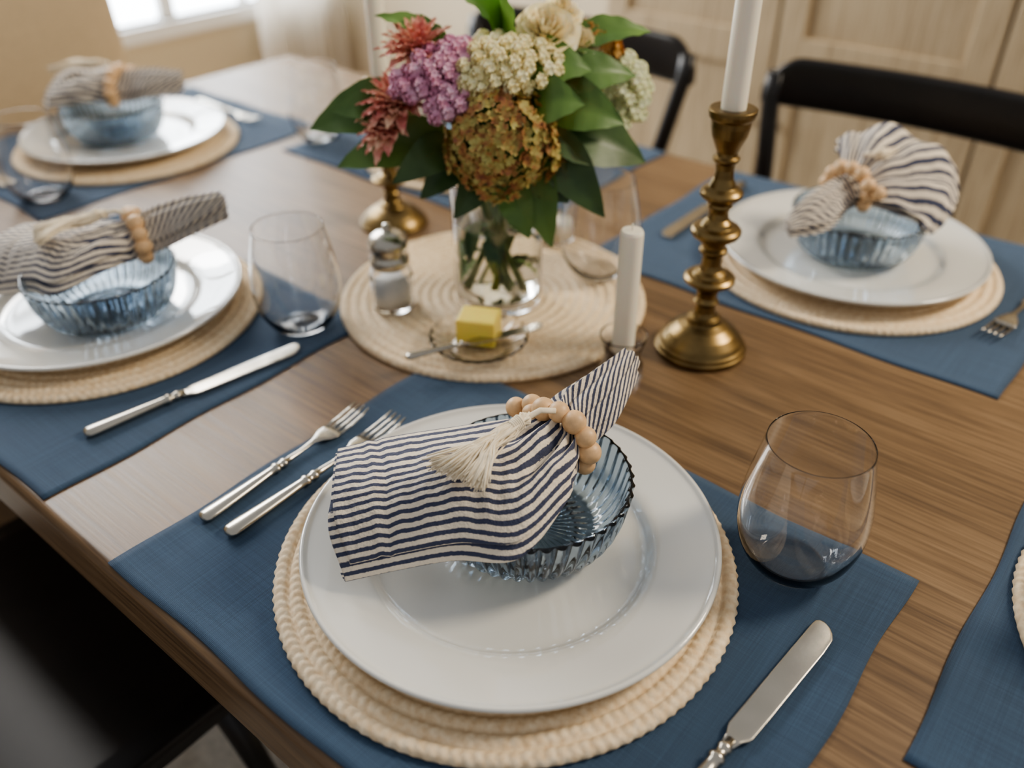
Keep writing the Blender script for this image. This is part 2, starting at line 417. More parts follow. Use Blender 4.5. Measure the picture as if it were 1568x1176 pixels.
# ---------------------------------------------------------------- napkins (local coords = offset from bowl axis; z above tabletop)
BX,BY=.013,.531
fan=[
 [(-.1435,.5516,.086),(-.1393,.512,.089),(-.1364,.482,.077),(-.124,.4590,.056)],
 [(-.0994,.5591,.092),(-.085,.514,.099),(-.081,.484,.091),(-.0799,.4600,.068)],
 [(-.0505,.5612,.100),(-.043,.518,.108),(-.0412,.485,.103),(-.0406,.4585,.079)],
 [(-.0021,.5614,.108),(-.005,.518,.113),(.000,.480,.109),(.0045,.4520,.088)],
 [(.0200,.5614,.112),(.018,.533,.118),(.026,.506,.116),(.0376,.489,.103)],
 [(.0300,.560,.108),(.036,.552,.118),(.044,.537,.116),(.0517,.5245,.103)],
 [(.0300,.583,.110),(.045,.577,.122),(.056,.566,.120),(.0642,.555,.103)],
 [(.0625,.608,.118),(.073,.602,.130),(.081,.592,.127),(.0869,.577,.113)],
 [(.0905,.632,.124),(.098,.633,.130),(.106,.629,.129),(.1108,.6254,.123)]]
def cloth_mesh(name,off=0.,ext=0.,seed=0,under=False):
    P=np.array(fan,float); P[:,:,0]-=BX; P[:,:,1]-=BY
    S=P.shape[0]
    cols=[P[:,0]+(P[:,1]-P[:,0])*.3+np.array([0,0,-.012]),P[:,0]+np.array([0,.001,-.006]),P[:,0],P[:,1],P[:,2],P[:,3],P[:,3]+np.array([0,.0,-.006]),P[:,3]+(P[:,2]-P[:,3])*.35+np.array([0,0,-.012])]
    tv=[-.2,-.07,0,.333,.667,1,1.08,1.25]
    Q=np.stack(cols,1); ns,nt=190,130; vs=[];uv=[]
    for i in range(ns+1):
        s=i/ns; row=np.array([cr(Q[:,k],s) for k in range(Q.shape[1])]); sr=s*(S-1)
        for j in range(nt+1):
            t=j/nt; p=cr(row,t); tt=float(cr(np.array(tv)[:,None],t)[0])
            inner=min(1,max(0,tt/.12),max(0,(1-tt)/.12)) if 0<tt<1 else 0
            z=p[2]+off
            ga=math.exp(-max(0,5-sr)/.8) if sr<5 else math.exp(-(sr-5)/2.2)
            z+=(.0050*math.sin(tt*22+.4)+.0022*math.sin(tt*37+1.2))*ga*inner
            if not under:
                win=math.exp(-((sr-4.2)/.85)**2)
                z-=.0140*win*math.exp(-((tt-.60)/.075)**2)
                z+=.0035*win*math.exp(-((tt-.82)/.10)**2)
                win2=math.exp(-((sr-3.8)/.9)**2)
                z-=.0055*win2*math.exp(-((tt-.22)/.05)**2)
                q=Vector((p[0]*30,p[1]*16,3.1)); z+=.0012*noise.noise(q)*inner*(1-ga)
                z+=.0014*noise.noise(Vector((p[0]*120,p[1]*45,7.7)))*inner
                if sr<1.6: z+=.0014*math.exp(-((sr-.55)/.06)**2)-.0012*math.exp(-((sr-.72)/.06)**2)
            d=ext*(1 if sr<4.5 else .2)*(1 if tt>.5 else -1)
            vs.append((p[0]-(ext*.35 if under and sr<2 else 0),p[1]-d*.5,z-(.002 if under and tt>.9 else 0)))
            fac=1-.40*min(1,max(0,(sr-2)/3))**1.5
            v=(tt-.5)*14.2*fac+ (max(0,sr-4.9)*4.4)+(.5 if under else 0)
            uv.append((s,v))
    fs=[(i*(nt+1)+j,i*(nt+1)+j+1,(i+1)*(nt+1)+j+1,(i+1)*(nt+1)+j) for i in range(ns) for j in range(nt)]
    return mk(name,vs,fs,M['stripe'],True,uv)
ME_c1=cloth_mesh('cloth_top'); ME_c2=cloth_mesh('cloth_under',-.0105,.012,2.,True)
PX,PY=.4527,1.045
fan5=[
 [(.330,.975,.092),(.332,.971,.095),(.334,.967,.095),(.336,.962,.092),(.338,.958,.089)],
 [(.366,1.017,.104),(.372,1.005,.116),(.377,.994,.117),(.381,.984,.108),(.387,.973,.094)],
 [(.400,1.044,.108),(.402,1.033,.120),(.405,1.022,.122),(.408,1.010,.114),(.412,.998,.100)],
 [(.423,1.052,.110),(.429,1.045,.121),(.434,1.036,.122),(.434,1.028,.115),(.432,1.020,.104)],
 [(.426,1.078,.135),(.448,1.074,.150),(.478,1.054,.146),(.482,1.030,.127),(.458,1.010,.104)],
 [(.4256,1.104,.145),(.468,1.104,.164),(.530,1.077,.155),(.548,1.035,.120),(.503,.995,.090)],
 [(.432,1.122,.134),(.487,1.120,.146),(.556,1.085,.134),(.566,1.028,.098),(.510,.984,.076)]]
def fan_mesh(name,off=0,seed=0.):
    P=np.array(fan5,float); P[:,:,0]-=PX; P[:,:,1]-=PY; S=P.shape[0]
    ns,nt=110,130; vs=[];uv=[]
    for i in range(ns+1):
        s=i/ns; row=np.array([cr(P[:,k],s) for k in range(P.shape[1])]); sr=s*(S-1)
        for j in range(nt+1):
            t=j/nt; p=cr(row,t); e=min(1,t/.08,(1-t)/.08)
            gr=.0030+.0035*max(0,(sr-3)/3); amp=gr if sr>2.4 else .0028
            z=p[2]+off+amp*math.sin(t*24+seed)*(.4+.6*e)*(1 if sr>.5 else sr*2)
            y=p[1]+(.003*math.sin(t*24+1.3+seed)*max(0,(sr-3)/3))
            z+=.0035*noise.noise(Vector((p[0]*40,p[1]*40,seed)))
            vs.append((p[0],y,z))
            w=1.0 if sr>=3 else .75
            uv.append((s,(t-.5)*(15+5*max(0,(sr-3)/3))*w+(max(0,3.1-sr)*4.2)))
    fs=[(i*(nt+1)+j,i*(nt+1)+j+1,(i+1)*(nt+1)+j+1,(i+1)*(nt+1)+j) for i in range(ns) for j in range(nt)]
    return mk(name,vs,fs,M['stripe'],True,uv)
ME_f1=fan_mesh('cloth_fan'); ME_f2=fan_mesh('cloth_fan_under',-.011,1.5)
def beads_mesh():
    g=Geo(); c=Vector((.037-BX,.5485-BY,.098)); p=Vector((.804,-.594,0)); R=.030
    for k in range(9):
        a=math.radians(-28+k*29.5)
        q=c+p*R*math.cos(a)+Vector((0,0,R*.92*math.sin(a)))
        if q.z<.078: continue
        g.sphere(q,.0098 if k%2 else .0088,22,16)
    for x,y,z in((.0033,.5787,.108),(.0165,.573,.115)): g.sphere((x-BX,y-BY,z),.0088,22,16)
    return g.mesh('beads',[M['bead']])
ME_bd=beads_mesh()
def tassel_mesh():
    g=Geo()
    A=Vector((.022,.541,.133)); B=Vector((.006,.530,.130)); 
    for k in range(210):
        f=random.random(); e=Vector((-.0647,.5027,.111)).lerp(Vector((-.019,.464,.117)),f)
        e+=Vector((random.gauss(0,.002),random.gauss(0,.002),random.uniform(-.002,.007)))
        ml=Vector((-.034,.5065,.120)).lerp(Vector((-.0145,.494,.121)),f)+Vector((random.gauss(0,.001),random.gauss(0,.001),random.uniform(0,.009)))
        r0=Vector((random.uniform(-1,1),random.uniform(-1,1),random.uniform(-1,1)))*.0045
        P=[B+r0+Vector((.004,.004,0)),B+r0*.6,Vector((-.0075,.519,.1255))+r0*1.3,ml,e]
        P=np.array([tuple(q) for q in P]); 
        pts=[Vector(cr(P,t/9))-Vector((BX,BY,0)) for t in range(10)]
        g.tube(pts,[.0009]*9+[.0006],5)
    o=Vector((BX,BY,0))
    for k in range(6):
        q=B.lerp(Vector((-.0005,.5245,.127)),k/6)
        d=(A-B).normalized(); a=d.cross(Vector((0,0,1))).normalized()*.0058; b=d.cross(a).normalized()*.0058
        pts=[q-o+a*math.cos(t)+b*math.sin(t) for t in np.linspace(0,2*math.pi,16)]
        g.tube(pts,.0010,5)
    g.tube([A-o+Vector((.012,.002,-.002)),A-o,B-o+Vector((.004,.003,.001)),B-o],.0024,8)
    return g.mesh('tassel',[M['cord']])
ME_ts=tassel_mesh()
def napkin(bx,by,rot,tilt=0,sc=1.0,style='drape'):
    e=empty('napkin',(bx,by,TZ),rot)
    if tilt or sc!=1:
        piv=Vector((.023,.017,.085))
        Mt=Matrix.Translation(Vector((bx,by,TZ)))@Matrix.Rotation(rot,4,'Z')@Matrix.Translation(piv)@Matrix.Rotation(tilt,4,Vector((-.804,.594,0)))@Matrix.Scale(sc,4)@Matrix.Translation(-piv)
        e.matrix_world=Mt
    pair=(ME_c1,ME_c2) if style=='drape' else (ME_f1,ME_f2)
    a=ob('cloth',pair[0],parent=e); b=ob('cloth_under_fold',pair[1],parent=e)
    for o in(a,b):
        m=o.modifiers.new('solid','SOLIDIFY'); m.thickness=.0016; m.offset=-1
    if style=='drape':
        ob('wooden_beads',ME_bd,parent=e); ob('tassel',ME_ts,parent=e)
    else:
        ob('wooden_beads',ME_bd,(0,0,.010),math.radians(164),e)
        ob('tassel',ME_ts,(.002,.004,.026),math.radians(178),e,(.85,.85,.95))
    return e

ZP=.0021; ZW=ZP; ZPL=ZW+.0086; ZB=ZPL+.0058; ZM=.0087
def setting(mu,mv,mrot,wc,pc=None,bowl=None,nrot=0,noff=(0,0),tilt=0,sc=1.,style='drape'):
    c=UV(mu,mv,TZ); ob('placemat',ME_pm,c,PHI+mrot)
    ob('woven_charger_mat',ME_wv,(wc[0],wc[1],TZ+ZW),random.uniform(0,6))
    pc=pc or wc
    ob('dinner_plate',ME_pl,(pc[0],pc[1],TZ+ZPL))
    if bowl:
        ob('glass_bowl',ME_bw,(bowl[0],bowl[1],TZ+ZB))
        napkin(bowl[0]+noff[0],bowl[1]+noff[1],nrot,tilt,sc,style)
r=math.radians
setting(-.3186,.3785,0,(-.006,.509),(-.002,.5125),(BX,BY),0)
setting(-.9646,.380,0,(-.500,.9185),None,(-.477,.897),r(-21),(.012,.022))
setting(-1.497,.737,math.pi/2,(-.679,1.508),None,(-.690,1.505),r(-58),(-.010,.018),r(3),1.12)
p4=UV(-.985,1.085); setting(-.985,1.089,0,(p4.x,p4.y),None,(p4.x,p4.y),r(12),(0,0),0,1,'fan')
setting(-.3358,1.089,0,(.449,1.043),None,(.4527,1.045),0,(0,0),0,1,'fan')
p6=UV(.193,.66); setting(.193,.680,math.pi/2,(p6.x,p6.y),None,(p6.x,p6.y),r(-60),(0,0),0,1,'fan')
ob('woven_charger_mat',ME_wv,(-.023,.955,TZ),1.0)

ZC=TZ+.0022
along('fork',ME_fk,(-.2729,.5536),(-.1534,.7139),.206,ZC)
along('fork',ME_fk,(-.2465,.5352),(-.1145,.6970),.206,ZC)
along('table_knife',ME_kn,(.0745,.264),(.2406,.4362),.2425,ZC)
along('table_knife',ME_kn,(-.4242,.6744),(-.2425,.8362),.2425,ZC)
def luv(a,b,L,me,name):
    p=UV(*a);q=UV(*b); along(name,me,(p.x,p.y),(q.x,q.y),L,ZC)
luv((-.09,1.21),(-.115,1.00),.206,ME_fk,'fork')
luv((-.548,1.24),(-.545,.998),.2425,ME_kn,'table_knife')
luv((-1.60,.95),(-1.395,.945),.206,ME_fk,'fork')
luv((-1.69,.50),(-1.45,.505),.2425,ME_kn,'table_knife')
luv((-1.195,1.27),(-1.195,1.03),.2425,ME_kn,'table_knife')
luv((-1.185,.30),(-1.185,.505),.206,ME_fk,'fork')
for x,y,z in((.231,.503,.0021),(-.249,.887,.0021),(.112,1.005,ZM),(-.722,1.270,.0021),(-.342,1.535,.0021)):
    ob('wine_glass',ME_wg,(x,y,TZ+z))

# ---------------------------------------------------------------- candlesticks
def stick(loc,sz=1.0,ch=.27,hr=1.0):
    e=empty('candlestick',(loc[0],loc[1],TZ))
    p=[(0,0),(.050,0),(.0515,.002),(.0515,.006),(.0495,.008),(.0490,.011),(.0470,.013),(.044,.018),(.037,.026),(.028,.033),(.020,.037),(.0185,.040),(.0185,.043),(.0140,.045),(.0115,.050),(.0105,.058),(.0125,.061),(.0140,.063),(.0125,.065),(.0108,.068),(.0120,.076),(.0165,.081),(.0170,.084),(.0240,.086),(.0275,.089),(.0275,.092),(.0240,.095),(.0190,.096),(.0175,.099),(.0125,.102),(.0108,.108),(.0105,.118),(.0125,.121),(.0150,.123),(.0150,.126),(.0120,.128),(.0125,.133),(.0180,.137),(.0190,.140),(.0245,.142),(.0262,.145),(.0262,.148),(.0235,.151),(.0170,.153),(.0150,.157),(.0110,.161),(.0100,.168),(.0115,.173),(.0135,.175),(.0125,.178),(.0150,.181),(.0195,.184),(.0220,.187),(.0220,.190),(.0190,.193),(.0140,.196),(.0125,.200),(.0100,.205),(.0092,.214),(.0100,.220),(.0130,.223),(.0135,.226),(.0105,.228),(.0105,.232),(.0135,.239),(.0175,.248),(.0195,.258),(.0200,.264),(.0225,.267),(.0235,.271),(.0235,.2745),(.0215,.2755),(.0130,.2750),(.0120,.268),(.0120,.255),(0,.255)]
    g=Geo(); g.lathe(support([(r_*hr,z*sz) for r_,z in p],.0005),56); ob('stick',g.mesh('stick',[M['brass']]),parent=e)
    g=Geo(); z0=.256*sz
    g.lathe([(0,z0),(.0112,z0),(.0122,z0+.02),(.0118,z0+ch*.6),(.0100,z0+ch*.95),(.007,z0+ch),(0,z0+ch)],28)
    g.tube([(0,0,z0+ch-.002),(.0005,0,z0+ch+.01)],.0008,6)
    ob('taper_candle',g.mesh('candle',[M['wax']]),parent=e)
stick((.215,.835)); stick((-.172,1.178),.76,.26,.95)
e=empty('glass_candle_holder',(.1195,.785,TZ))
ho=smoothprof([(0,0),(.012,0),(.0225,0),(.0238,.002),(.0235,.012),(.0205,.018),(.0195,.024),(.021,.034),(.0245,.044),(.0258,.0495)],36)
hi=smoothprof([(.0245,.0495),(.0225,.042),(.0185,.034),(.0145,.029),(.0130,.020),(.0125,.0168),(.006,.0165),(0,.0165)],28)
g=Geo(); g.lathe(ho+[(.0257,.0501),(.0252,.0503),(.0247,.0501)]+hi,56)
ob('holder',g.mesh('holder',[M['glass']]),parent=e)
g=Geo(); g.lathe(support([(0,.0175),(.0112,.0175),(.0122,.03),(.0118,.168),(.0105,.171),(0,.171)]),28); g.tube([(0,0,.170),(0,.0004,.178)],.0008,6)
ob('candle',g.mesh('c2',[M['wax']]),parent=e)
e=empty('votive_candle',(.0615,1.10,TZ+ZM))
g=Geo(); g.lathe(support([(0,0),(.022,0),(.025,.003),(.027,.05),(.0258,.05),(.024,.006),(0,.006)]),40); ob('cup',g.mesh('cup',[M['glass']]),parent=e)
g=Geo(); g.lathe([(0,.0065),(.0215,.0065),(.022,.03),(.0,.03)],32); ob('wax',g.mesh('wx',[M['wax']]),parent=e)
# salt shaker
e=empty('salt_shaker',(-.144,.923,TZ+ZM)); e.scale=(1.02,1.02,.90)
g=Geo(); g.lathe(support([(0,0),(.0235,0),(.0255,.003),(.0255,.045),(.0225,.058),(.0195,.066),(.0180,.072),(.0165,.072),(.018,.064),(.0225,.05),(.0235,.006),(0,.006)],.0008),60,0,(0,0,0),lambda r_,z,a,j:r_*(1+.03*abs(math.cos(5*a))))
ob('body',g.mesh('b',[M['glass']]),parent=e)
g=Geo(); g.lathe([(0,.0065),(.0215,.0065),(.0215,.038),(0,.040)],32); ob('salt',g.mesh('s',[M['salt']]),parent=e)
g=Geo(); g.lathe([(.0195,.060),(.0225,.062),(.0235,.071),(.0215,.075),(.0195,.079),(.0225,.086),(.0235,.093),(.021,.101),(.014,.107),(.006,.109),(.004,.111),(.0055,.115),(.004,.119),(0,.120)],40); ob('cap',g.mesh('cp',[M['silver']]),parent=e)
# butter dish
e=empty('butter_dish',(-.037,.826,TZ+ZM))
g=Geo()
do=smoothprof([(0,0),(.015,0),(.03,0),(.034,.001),(.040,.004),(.052,.012),(.0555,.0160)],36)
di=smoothprof([(.0548,.0168),(.050,.0138),(.038,.0062),(.030,.0040),(.015,.004),(0,.004)],30)
g.lathe(do+[(.0557,.0164),(.0555,.0168),(.0552,.0169)]+di,144,0,(0,0,0),lambda r_,z,a,j:r_*(1+.012*math.cos(24*a)) if r_>.035 else r_)
ob('dish',g.mesh('d',[M['glass']]),parent=e)
g=Geo(); g.box(-.0225,.0225,-.018,.018,.0045,.037); o=ob('butter',g.mesh('bt',[M['butter']],False),(0,.010,0),r(-12),e); bevel(o,.003,3)
a=Vector((-.114,.787,0));b=Vector((.035,.849,0)); kd=ob('butter_knife',ME_kn,(a.x,a.y-.008,TZ+.0235),0,None,(.67,.67,.67)); kd.rotation_euler=(math.radians(1.0),0,math.atan2((b-a).y,(b-a).x)-math.pi/2)

# ---------------------------------------------------------------- vase and bouquet
VX,VY=-.016,.938; VZ=TZ+ZM
vz=empty('flower_vase',(0,0,0))
g=Geo(); g.lathe(support([(0,0),(.048,0),(.0515,.003),(.0525,.01),(.053,.06),(.0545,.15),(.0547,.157),(.0542,.1582),(.0532,.1582),(.0527,.157),(.0523,.15),(.0505,.06),(.0495,.018),(.046,.013),(0,.012)],.0008),72,0,(VX,VY,VZ)); ob('glass_vase',g.mesh('v',[M['glass']]),parent=vz)
g=Geo(); g.lathe(support([(0,.0125),(.0455,.0135),(.0490,.0185),(.0499,.06),(.0508,.108),(0,.108)],.0008),64,0,(VX,VY,VZ)); ob('water',g.mesh('w',[M['water']]),parent=vz)
def leaf(G,base,tip,width,sag=.02,mi=0,fold=.25,seed=0,twist=0):
    b=Vector(base);t=Vector(tip); d=t-b; L=d.length; dn=d.normalized()
    side=dn.cross(Vector((0,0,1)))
    if side.length<.2: side=dn.cross(Vector((0,1,0)))
    side.normalize(); nrm=side.cross(dn).normalized()
    side=(side*math.cos(twist)+nrm*math.sin(twist)); nrm=side.cross(dn).normalized()
    n,m=12,8; vs=[];fs=[]
    for i in range(n+1):
        s=i/n; w=width*.5*(math.sin(math.pi*s**.8)**.85)*(1-.15*s)+.0006
        c=b+d*s+nrm*(sag*4*s*(1-s))-Vector((0,0,sag*1.2*s*s))
        for j in range(m+1):
            q=(j/m-.5)*2
            vs.append(c+side*w*q+nrm*(abs(q)*w*fold+.0016*math.sin(s*26+abs(q)*2)*abs(q)))
    for i in range(n):
        for j in range(m):
            a=i*(m+1)+j; fs.append((a,a+1,a+m+2,a+m+1))
    G.add(vs,fs,mi)
sg=Geo()
for k in range(18):
    a=random.uniform(0,6.28); rb=random.uniform(0,.036); rt=random.uniform(.01,.038); a2=a+math.pi+random.uniform(-.7,.7)
    p0=Vector((VX+rb*math.cos(a),VY+rb*math.sin(a),VZ+.022)); p1=Vector((VX+rt*math.cos(a2),VY+rt*math.sin(a2),VZ+.165)); p2=p1+(p1-p0)*.35
    sg.tube([p0,p0.lerp(p1,.5),p1,p2],random.uniform(.0016,.003),7)
ob('stems',sg.mesh('stems',[M['stem']]),parent=vz)
LG=Geo()
for k in range(12):
    a=random.uniform(0,6.28); z=random.uniform(.05,.15); p=Vector((VX+.02*math.cos(a),VY+.02*math.sin(a),VZ+z)); q=Vector((VX+.043*math.cos(a+.6),VY+.043*math.sin(a+.6),VZ+z-.02-random.random()*.015))
    leaf(LG,p,q,.016,.003,random.choice([1,2]))
def W(x,y,z): return (x,y,TZ+z)
leaf(LG,W(-.10,.95,.245),W(-.218,.93,.238),.062,.012,1,twist=.9)
leaf(LG,W(-.10,.94,.235),W(-.19,.91,.262),.05,.01,1,twist=.8)
leaf(LG,W(-.06,.93,.215),W(-.187,.90,.207),.055,.012,1,twist=.9)
leaf(LG,W(-.06,.92,.21),W(-.125,.87,.200),.045,.012,0,twist=.9)
leaf(LG,W(-.04,.92,.20),W(-.10,.90,.165),.04,.008,0,twist=.9)
leaf(LG,W(-.010,.96,.30),W(-.030,.955,.395),.085,.010,2,twist=.15)
leaf(LG,W(-.01,.965,.30),W(-.055,.96,.368),.055,.012,2,twist=.4)
leaf(LG,W(-.06,.95,.30),W(-.14,.95,.345),.03,.008,1,twist=.5)
leaf(LG,W(.02,.90,.235),W(.148,.92,.205),.075,.014,0,twist=-.9)
leaf(LG,W(.03,.91,.23),W(.10,.86,.165),.055,.012,0,twist=-1.)
leaf(LG,W(.02,.90,.22),W(.045,.865,.125),.05,.01,1,twist=-.9)
leaf(LG,W(.03,.93,.27),W(.135,.95,.290),.05,.014,1,twist=-.9)
leaf(LG,W(.02,.93,.28),W(.085,.915,.305),.060,.014,1,twist=-.8)
leaf(LG,W(.02,.90,.26),W(.075,.87,.285),.060,.014,1,twist=-1.1)
leaf(LG,W(.04,.93,.25),W(.12,.90,.255),.06,.014,1,twist=-1.)
leaf(LG,W(.03,.91,.20),W(.062,.87,.175),.06,.01,0,twist=-1.)
leaf(LG,W(.06,.96,.30),W(.15,.97,.325),.04,.01,1,twist=-.6)
leaf(LG,W(-.03,.90,.19),W(-.062,.865,.160),.04,.01,0,twist=1.)
leaf(LG,W(.0,.89,.18),W(.02,.862,.135),.040,.008,1,twist=-.8)
for k in range(26):
    th=random.uniform(0,6.28); el=random.uniform(-.1,1.2); R=random.uniform(.05,.10)
    c=Vector((VX+.01,.95,TZ+.215)); d=Vector((math.cos(th)*math.cos(el),math.sin(th)*math.cos(el)*.8,math.sin(el)))
    leaf(LG,c+d*.03,c+d*R,random.uniform(.026,.045),.008,random.choice([0,1,1]),twist=random.uniform(-1.2,1.2))
lo=ob('leaves',mk('leaves',LG.v,LG.f,[M['leafd'],M['leafm'],M['leafl']]),parent=vz); lo.data.polygons.foreach_set('material_index',LG.m)
def floret(G,c,n,r,pet=5,cup=.35,mi=0):
    n=n.normalized(); a=n.cross(Vector((.3,.2,.93))); a.normalize(); b=n.cross(a)
    o=random.uniform(0,6.28); vs=[c-n*r*.15]; fs=[]
    for k in range(pet):
        t=o+2*math.pi*k/pet
        for dt,rr,h in((-.5,.62,cup*.5),(-.28,1.0,cup),(.28,1.0,cup),(.5,.62,cup*.5)):
            q=t+dt*(2*math.pi/pet)*.95; vs.append(c+(a*math.cos(q)+b*math.sin(q))*r*rr+n*r*h)
        i=1+k*4; fs+=[(0,i,i+1,i+2),(0,i+2,i+3)]
    G.add(vs,fs,mi)
def cluster(name,c,R,n,fr,mat,flat=.8,pet=5,lump=.0,balls=False,dirv=(0,-.45,.9)):
    G=Geo(); c=Vector(c); dv=Vector(dirv).normalized()
    G.sphere(c,R*.84,16,10,1,(1,1,flat))
    for k in range(n):
        z=1-2*(k+.5)/n; rr=math.sqrt(1-z*z); a=k*2.39996
        d=Vector((rr*math.cos(a),rr*math.sin(a),z))
        if d.dot(dv)<-.45: continue
        R2=R*(1+lump*noise.noise(d*2.6)*1.0)
        p=c+Vector((d.x,d.y,d.z*flat))*R2
        dd=(d+Vector((random.gauss(0,.25),random.gauss(0,.25),random.gauss(0,.25))))
        if balls: G.sphere(p,fr*random.uniform(.7,1.15),7,5)
        else: floret(G,p,dd,fr*random.uniform(.75,1.2),pet)
    me=mk(name,G.v,G.f,[mat,M['leafm']]); me.polygons.foreach_set('material_index',G.m)
    return ob(name,me,parent=vz)
cluster('rust_hydrangea',W(-.010,.872,.226),.054,440,.0074,M['fl_rust'],1.0,4,.22)
def umbel(name,c,R,heads,hr,br,mat,flat=.6,dirv=(0,-.3,.95)):
    G=Geo(); c=Vector(c)
    G.sphere(c-Vector((0,0,R*.25)),R*.6,14,8,0,(1,1,.6))
    for k in range(heads):
        z=1-1.35*(k+.5)/heads; rr=math.sqrt(max(0,1-z*z)); a=k*2.39996
        d=Vector((rr*math.cos(a),rr*math.sin(a),z*flat)); hc=c+d*R*random.uniform(.88,1.1)
        G.sphere(hc,hr*.75,8,6,0)
        for q in range(22):
            zz=1-2*(q+.5)/22; r2=math.sqrt(1-zz*zz); a2=q*2.39996
            dd=Vector((r2*math.cos(a2),r2*math.sin(a2),zz)); 
            if dd.dot(d)<-.3*d.length: continue
            p=hc+dd*hr
            if q%2: G.sphere(p,br*random.uniform(.6,.9),6,4)
            else: floret(G,p,dd,br*1.25,5)
        G.tube([c-Vector((0,0,R*.7)),hc],.0008,4,1)
    me=mk(name,G.v,G.f,[mat,M['leafm']]); me.polygons.foreach_set('material_index',G.m)
    return ob(name,me,parent=vz)
umbel('lace_flower',W(-.006,.918,.290),.052,70,.0064,.0030,M['fl_lace'])
umbel('lace_flower_small',W(-.030,.890,.280),.022,18,.006,.0030,M['fl_lace'],.8)
umbel('mauve_flower',W(-.072,.905,.288),.027,24,.0070,.0034,M['fl_mauve'],.8)
umbel('mauve_flower_b',W(-.060,.885,.262),.024,22,.0070,.0034,M['fl_mauve'],.8)
umbel('mauve_flower_c',W(-.098,.90,.276),.021,18,.0066,.0034,M['fl_mauve'],.8)
umbel('mauve_flower_d',W(-.054,.915,.303),.018,16,.0064,.0034,M['fl_mauve'],.8)
umbel('cream_umbel',W(.122,.98,.252),.028,28,.0072,.0036,M['fl_palegreen'],1.1)
umbel('cream_umbel_b',W(.128,.975,.225),.020,18,.0070,.0036,M['fl_palegreen'],1.2)
cluster('orange_flower',W(.090,.975,.305),.020,110,.006,M['fl_orange'],.8,5,.3)
cluster('orange_flower_b',W(.105,.985,.290),.016,80,.006,M['fl_orange'],.8,5,.3)
def pointed(name,c,R,n,mat,dirv,w=.012):
    G=Geo(); c=Vector(c); dv=Vector(dirv).normalized()
    for k in range(n):
        f=(k+.5)/n; ang=k*2.39996; spread=.2+1.1*f
        a=dv.cross(Vector((.3,.9,.2))).normalized(); b=dv.cross(a)
        d=(dv*math.cos(spread)+(a*math.cos(ang)+b*math.sin(ang))*math.sin(spread)).normalized()
        leaf(G,c,c+d*R*(.85+.3*f),w,.004*f,0,.5,twist=0)
    return ob(name,mk(name,G.v,G.f,mat),parent=vz)
pointed('coral_dahlia',W(-.118,.915,.250),.042,52,M['fl_coral'],(-.2,-.5,.8),.016)
pointed('coral_dahlia_b',W(-.094,.935,.298),.044,46,M['fl_coral'],(-.1,-.3,.9),.016)
pointed('coral_dahlia_c',W(-.128,.90,.228),.033,34,M['fl_coral'],(-.4,-.6,.6),.015)
def rose(name,c,R,mat,dirv):
    G=Geo(); c=Vector(c); dv=Vector(dirv).normalized(); a=dv.cross(Vector((.3,.9,.2))).normalized(); b=dv.cross(a)
    for k in range(26):
        f=(k+.5)/26; ang=k*2.39996; rad=R*(.12+.88*f); hgt=R*(1.0-.55*f*f); wid=.55+.25*f
        n,m=6,6; vs=[];fs=[]
        for i in range(n+1):
            s=i/n
            for j in range(m+1):
                q=(j/m-.5)*2; an=ang+q*wid
                rr=rad*(.25+.75*s**.7)*(1+.18*s*s*f)+.0012*math.sin(q*7+k); h=hgt*s*(1-.15*q*q)-R*.2*f*s*s
                vs.append(c+(a*math.cos(an)+b*math.sin(an))*rr+dv*h)
        for i in range(n):
            for j in range(m):
                x=i*(m+1)+j; fs.append((x,x+1,x+m+2,x+m+1))
        G.add(vs,fs)
    return ob(name,mk(name,G.v,G.f,mat),parent=vz)
rose('cream_rose',W(.036,.945,.315),.032,M['fl_cream'],(.05,-.6,.8))
rose('cream_rose_b',W(.070,.955,.300),.024,M['fl_cream'],(.25,-.6,.75))
rose('cream_rose_c',W(.052,.970,.328),.022,M['fl_cream'],(.1,-.3,.9))

